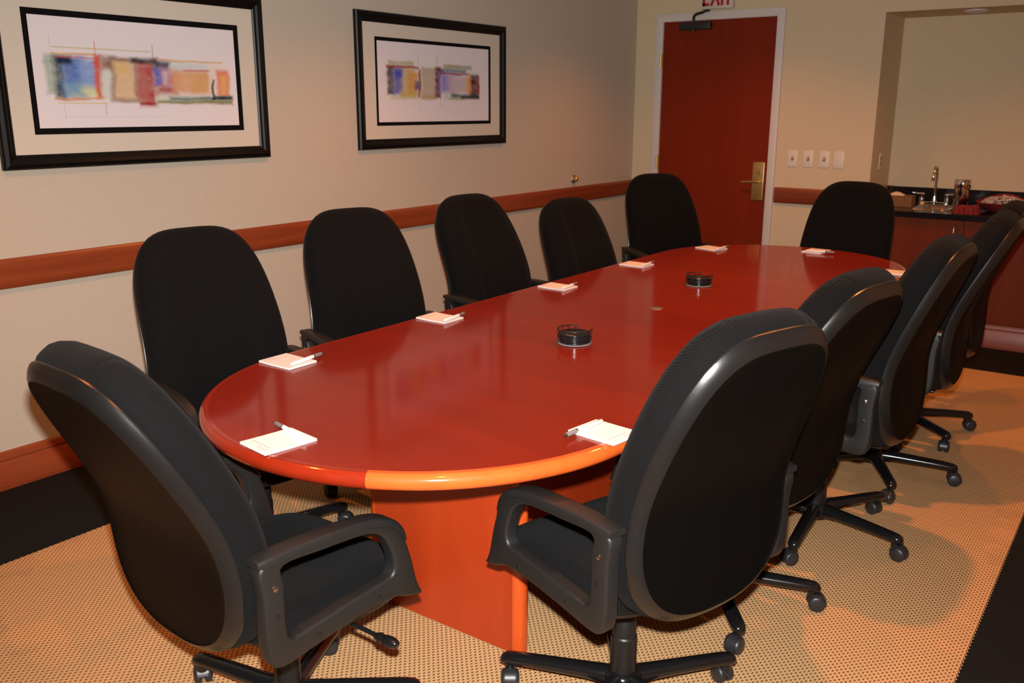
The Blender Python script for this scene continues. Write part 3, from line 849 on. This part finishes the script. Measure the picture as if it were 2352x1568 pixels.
# ------------------------------------------------------------------ coaster caddies
def caddy(loc, rz, where):
    o = empty('coaster_holder', loc, rz); tag(o, 'round black iron coaster holder with open wire rail, '+where, 'coaster holder', 'coaster holders on the table')
    R = .057
    bm = bmesh.new(); lathe(bm, [(0, .0005), (R-.003, .0005), (R+.001, .002), (R+.001, .005), (R-.004, .006), (0, .006)], 40, cap0=False, cap1=False)
    mesh_obj('base_plate', bm, M['felt'], o, smooth=40)
    gap0, gap1 = math.radians(34), math.radians(108)       # opening in the rail
    def pt(a, z, r=R): return (r*math.cos(a), r*math.sin(a), z)
    bm = bmesh.new()
    n = 40; hz = lambda t: .040+.010*math.cos(2*PI*(t-.05))*0
    A = [gap1+(2*PI-(gap1-gap0))*i/n for i in range(n+1)]
    path = [pt(gap1+.02, .007), pt(gap1, .020), pt(gap1, .034), pt(gap1+.08, .047)]+[pt(a, .0495) for a in A[3:-3]]+[pt(gap0-.06, .051), pt(gap0+.0, .055)]
    tube(bm, path, .0022, 8)
    tube(bm, [pt(a, .026) for a in A], .0012, 6)
    mesh_obj('wire_rail', bm, M['iron'], o, smooth=50)
    bm = bmesh.new()
    for k in range(6):      # Y shaped scrolls between base and rail
        a = gap1+(2*PI-(gap1-gap0))*(k+.5)/6
        for s in (-1, 1):
            tube(bm, catmull([pt(a+s*.005, .006), pt(a+s*.03, .022), pt(a+s*.16, .039), pt(a+s*.30, .048)], 5, False), .0014, 6)
    mesh_obj('scrollwork', bm, M['iron'], o, smooth=50)
    for k in range(5):
        bm = bmesh.new(); z = .0062+.0063*k; r = .0525
        lathe(bm, [(0, z), (r-.001, z), (r, z+.001), (r, z+.005), (r-.0015, z+.006), (0, z+.006)], 40, cap0=False, cap1=False)
        c = mesh_obj('coaster', bm, M['coaster'], None, smooth=40); c.location = loc
        lv = ('bottom', 'second lowest', 'middle', 'second highest', 'top')[k]
        tag(c, 'black round coaster, %s of the stack in the holder %s' % (lv, where), 'coaster', 'coasters stacked in the holders')
caddy((2.128, -4.300, TZ), math.radians(0), 'nearest the viewer')
caddy((2.030, -3.110, TZ), math.radians(-6), 'nearest the door')

# ------------------------------------------------------------------ sink cabinet
CF, CZT, CTH = -.37, .845, .036
cb = empty('sink_cabinet', (NX, CF, 0)); tag(cb, 'cherry wood base cabinet with slab doors under the black worktop', 'cabinet')
bm = bmesh.new(); add_box(bm, (.012, .022, .0), (RX-NX-.004, ND-CF-.004, CZT-CTH))
mesh_obj('body', bm, M['cab'], cb)
bm = bmesh.new(); prism(bm, [(-p[0]+.022, p[1]) for p in basep], 'x', .012, RX-NX-.004)
mesh_obj('plinth', bm, M['rail_x'], cb, smooth=35)
xs = [.014, .272, .708, 1.144, 1.58, 2.09]
for i, (a, b) in enumerate(zip(xs, xs[1:])):
    bm = bmesh.new(); add_box(bm, (a+.0015, .002, .162), (b-.0015, .021, CZT-CTH-.004), .0015)
    dr = mesh_obj('cabinet_door', bm, M['cab'], cb)
    hx = b-.055
    bm = bmesh.new(); tube(bm, [(hx, .003, .775), (hx, -.022, .770), (hx, -.026, .755), (hx, -.026, .665), (hx, -.022, .650), (hx, .003, .645)], .0048, 10)
    mesh_obj('door_handle', bm, M['steel'], dr, smooth=50)
# worktop with sink cut-out and backsplash
SX0, SX1, SY0, SY1 = 2.25, 2.45, -.20, .17
bm = bmesh.new()
add_box(bm, (NX+.003, CF-.022, CZT-CTH), (SX0, ND-.004, CZT), .002)
add_box(bm, (SX1, CF-.022, CZT-CTH), (RX-.003, ND-.004, CZT), .002)
add_box(bm, (SX0, CF-.022, CZT-CTH), (SX1, SY0, CZT)); add_box(bm, (SX0, SY1, CZT-CTH), (SX1, ND-.004, CZT))
wt = mesh_obj('worktop', bm, M['stone'])
tag(wt, 'black granite worktop with sink on the cherry cabinet', 'worktop')
bm = bmesh.new(); add_box(bm, (NX+.003, ND-.026, CZT), (RX-.003, ND-.003, CZT+.092), .002)
tag(mesh_obj('backsplash', bm, M['stone']), 'low black granite backsplash strip along the niche wall', 'backsplash')
sk = empty('sink', ((SX0+SX1)/2, (SY0+SY1)/2, CZT)); tag(sk, 'stainless steel bar sink set into the black worktop', 'sink')
bm = bmesh.new()
def rrect(hx, hy, r, z, n=6):
    out = []
    for cx, cy, a0 in ((hx-r, hy-r, 0), (-hx+r, hy-r, 90), (-hx+r, -hy+r, 180), (hx-r, -hy+r, 270)):
        for k in range(n+1):
            a = math.radians(a0+90*k/n); out.append((cx+r*math.cos(a), cy+r*math.sin(a), z))
    return out
hx, hy = (SX1-SX0)/2, (SY1-SY0)/2
loft(bm, [rrect(hx+.014, hy+.014, .03, .0006), rrect(hx+.012, hy+.012, .03, .004), rrect(hx-.012, hy-.012, .03, .005), rrect(hx-.018, hy-.018, .03, .0), rrect(hx-.03, hy-.03, .045, -.024), rrect(.05, .05, .04, -.027)], True, False, True)
mesh_obj('basin', bm, M['steel'], sk, smooth=40)
fc = empty('faucet', (2.285, .30, CZT)); tag(fc, 'chrome gooseneck faucet with two handles behind the sink', 'faucet')
bm = bmesh.new(); lathe(bm, [(0, 0), (.026, 0), (.026, .008), (.017, .016), (.014, .05), (0, .05)], 24, cap0=False, cap1=False)
add_box(bm, (-.10, -.024, 0), (.10, .024, .010), .006, 2)
mesh_obj('faucet_base', bm, M['chrome'], fc, smooth=40)
bm = bmesh.new()
tube(bm, catmull([(0, 0, .03), (0, 0, .10), (0, 0, .19), (0, -.012, .235), (0, -.045, .262), (0, -.085, .252), (0, -.108, .215), (0, -.112, .185)], 5, False), .0095, 14)
lathe(bm, [(0, 0), (.013, 0), (.013, .02), (0, .02)], 14, (0, -.112, .168), False, False)
mesh_obj('spout', bm, M['chrome'], fc, smooth=50)
for s in (-1, 1):
    bm = bmesh.new(); lathe(bm, [(0, .008), (.018, .008), (.020, .03), (.016, .045), (.02, .052), (.021, .062), (.012, .07), (0, .071)], 20, (s*.085, 0, 0), False, False)
    tube(bm, [(s*.085, 0, .06), (s*.125, -.015, .066), (s*.15, -.02, .07)], [.008, .0065, .0055], 10)
    mesh_obj('faucet_handle', bm, M['chrome'], fc, smooth=50)
cn = empty('ice_bucket', (2.525, -.285, CZT+.006)); cn.location = (2.565, -.19, CZT); cn.location = (2.525, -.085, CZT)
tag(cn, 'tall polished steel canister standing between sink and red cloth', 'canister')
bm = bmesh.new(); lathe(bm, [(0, .0), (.042, .0), (.045, .004), (.046, .15), (.0, .15)], 36, cap0=False, cap1=False)
mesh_obj('canister_body', bm, M['chrome'], cn, smooth=40)
bm = bmesh.new(); lathe(bm, [(0, .149), (.049, .149), (.051, .155), (.051, .196), (.047, .203), (.0, .205)], 36, cap0=False, cap1=False)
mesh_obj('canister_lid', bm, M['chrome'], cn, smooth=40)
# cardboard box with packet, tumbler
bx = empty('cardboard_box', (2.205, -.30, CZT), .05); bx.location = (2.155, -.07, CZT)
tag(bx, 'open brown cardboard box on the worktop left of the sink', 'box')
bm = bmesh.new()
for lo, hi in (((-.072, -.06, 0), (.072, .06, .004)), ((-.072, -.06, 0), (-.068, .06, .075)), ((.068, -.06, 0), (.072, .06, .075)), ((-.072, -.06, 0), (.072, -.056, .075)), ((-.072, .056, 0), (.072, .06, .075))):
    add_box(bm, lo, hi)
mesh_obj('carton', bm, M['card'], bx)
pk = empty('paper_packet', (2.115, -.075, CZT+.0755), .1); tag(pk, 'flat white packet lying on the brown cardboard box', 'packet')
bm = bmesh.new(); rings = []
for i in range(9):
    t = i/8; hh = .002+.010*math.sin(PI*t); rings.append([(-.05+.1*t, y, .0005+hh+hh*q) for y, q in ((-.058, -.8), (0, 1), (.058, -.8), (0, -1))])
loft(bm, rings); mesh_obj('packet_sleeve', bm, M['packet'], pk, smooth=60)
tg = empty('tumbler', (1.985, .20, CZT)); tag(tg, 'clear glass tumbler by the niche corner, half hidden behind a chair', 'glass')
bm = bmesh.new(); lathe(bm, [(0, .001), (.030, .001), (.036, .12), (.0335, .12), (.028, .012), (0, .010)], 28, cap0=False, cap1=False)
mesh_obj('tumbler_wall', bm, M['glass'], tg, smooth=40)
# red cloth lined bowl with wrapped sweets, red napkin beside it
nk = empty('red_napkin', (2.70, -.30, CZT)); nk.location = (2.592, -.262, CZT)
tag(nk, 'folded red napkin spread on the worktop beside the candy bowl', 'napkin')
bm = bmesh.new(); N = 16
def nz_(i, j, hi): 
    x, y = i/N, j/N
    return (.030+.028*x if hi else .0)+(.010*math.sin(7*x+3*y)*math.sin(5*y+1) if hi else 0)
def nxy(i, j):
    x, y = i/N-.5, j/N-.5; a = .2; k = 1+.10*math.sin(9*math.atan2(y, x+1e-6))
    return (k*(x*.15*math.cos(a)-y*.17*math.sin(a)), k*(x*.15*math.sin(a)+y*.17*math.cos(a)))
tp = [[bm.verts.new((*nxy(i, j), (.004 if i in (0, N) or j in (0, N) else nz_(i, j, 1)))) for i in range(N+1)] for j in range(N+1)]
bt = [[bm.verts.new((*nxy(i, j), .0008)) for i in range(N+1)] for j in range(N+1)]
for j in range(N):
    for i in range(N):
        bm.faces.new((tp[j][i], tp[j][i+1], tp[j+1][i+1], tp[j+1][i])); bm.faces.new((bt[j][i], bt[j+1][i], bt[j+1][i+1], bt[j][i+1]))
for i in range(N):
    bm.faces.new((bt[0][i], bt[0][i+1], tp[0][i+1], tp[0][i])); bm.faces.new((bt[N][i], tp[N][i], tp[N][i+1], bt[N][i+1]))
    bm.faces.new((bt[i][0], tp[i][0], tp[i+1][0], bt[i+1][0])); bm.faces.new((bt[i][N], bt[i+1][N], tp[i+1][N], tp[i][N]))
mesh_obj('napkin_cloth', bm, M['red_cloth'], nk, smooth=60)
bl = empty('candy_bowl', (2.778, -.055, CZT)); tag(bl, 'wide red cloth lined bowl on the worktop at right', 'bowl')
bm = bmesh.new(); rings = []; n = 48
for r, z, w in ((.085, .001, 0), (.11, .012, .01), (.145, .036, .03), (.165, .060, .06), (.160, .061, .06), (.138, .038, .03), (.10, .022, .01), (.02, .016, 0)):
    rings.append([((r*(1+w*math.sin(5*2*PI*i/n)+.6*w*math.sin(11*2*PI*i/n)))*math.cos(2*PI*i/n), (r*(1+w*math.sin(5*2*PI*i/n)))*math.sin(2*PI*i/n), z*(1+.9*w*math.sin(3*2*PI*i/n+1)+(13*w*max(0, math.sin(2*PI*i/n))**2))) for i in range(n)])
loft(bm, rings); mesh_obj('bowl_lining', bm, M['red_cloth'], bl, smooth=60)
bm = bmesh.new()
for k in range(170):
    r = .125*math.sqrt(random.random()); a = random.random()*2*PI
    z = .046+.050*(1-(r/.14)**2)+random.uniform(-.008, .010)
    sb = bmesh.ops.create_icosphere(bm, subdivisions=1, radius=1)['verts']
    m4 = Matrix.Translation((r*math.cos(a), r*math.sin(a), z)) @ Matrix.Rotation(random.random()*6, 4, 'Z') @ Matrix.Rotation(random.random()*2, 4, 'X') @ Matrix.Diagonal((.016, .010, .008, 1))
    xform(bm, m4, sb)
cd = mesh_obj('wrapped_candies', bm, M['wrapper'], None, loc=(2.778, -.055, CZT))
tag(cd, 'heap of clear wrapped sweets in the red bowl', 'candies', kind='stuff')

# ------------------------------------------------------------------ lights
def light(name, ty, loc, energy, col, aim=None, **kw):
    l = D.lights.new(name, ty); l.energy = energy; l.color = col
    for k, v in kw.items(): setattr(l, k, v)
    o = link(D.objects.new(name, l)); o.location = loc
    if aim is not None: o.rotation_euler = (Vector(aim)-Vector(loc)).to_track_quat('-Z', 'Y').to_euler()
    return o
CAM = Vector((3.6735, -6.804, 1.504))
yaw, pit, rol = -.623726, -.251429, .002294
fwd = Vector((math.sin(yaw)*math.cos(pit), math.cos(yaw)*math.cos(pit), math.sin(pit)))
FLASH = 670
light('camera_flash', 'SPOT', CAM+Vector((0, 0, .10))+fwd*.03, FLASH, (1, .975, .95), CAM+fwd*4+Vector((0, 0, .12)), spot_size=math.radians(108), spot_blend=1.0, shadow_soft_size=.018)
WARM = (1, .30, .05)
for lx, ly, pw in ((3.0, -5.95, 50), (3.0, -3.42, 135), (3.0, -.95, 66), (1.15, -5.75, 72), (1.2, -3.4, 84), (1.2, -1.2, 64)):
    light('ceiling_downlight', 'SPOT', (lx, ly, RZ-.02), pw, WARM, (lx, ly, 0), spot_size=math.radians(125), spot_blend=.8, shadow_soft_size=.032)

w = D.worlds.new('World'); scene.world = w; w.use_nodes = True
w.node_tree.nodes['Background'].inputs[0].default_value = (1, .8, .6, 1)
w.node_tree.nodes['Background'].inputs[1].default_value = .02

# ------------------------------------------------------------------ camera
cam = D.cameras.new('Camera'); co = link(D.objects.new('Camera', cam)); scene.camera = co
cam.sensor_width = 36; cam.sensor_fit = 'HORIZONTAL'; cam.lens = 2093.6*36/2352
cam.clip_start = .05
cam.dof.use_dof = True; cam.dof.focus_distance = 2.7; cam.dof.aperture_fstop = 6.2
r = Vector((math.cos(yaw), -math.sin(yaw), 0)); u = r.cross(fwd)
r2 = math.cos(rol)*r+math.sin(rol)*u; u2 = -math.sin(rol)*r+math.cos(rol)*u
mw = Matrix((r2, u2, -fwd)).transposed().to_4x4(); mw.translation = CAM
co.matrix_world = mw

vs = scene.view_settings
vs.view_transform = 'Standard'; vs.look = 'None'; vs.gamma = 1; vs.use_curve_mapping = False; vs.exposure = 0
scene.cycles.use_denoising = True
scene.cycles.max_bounces = 8
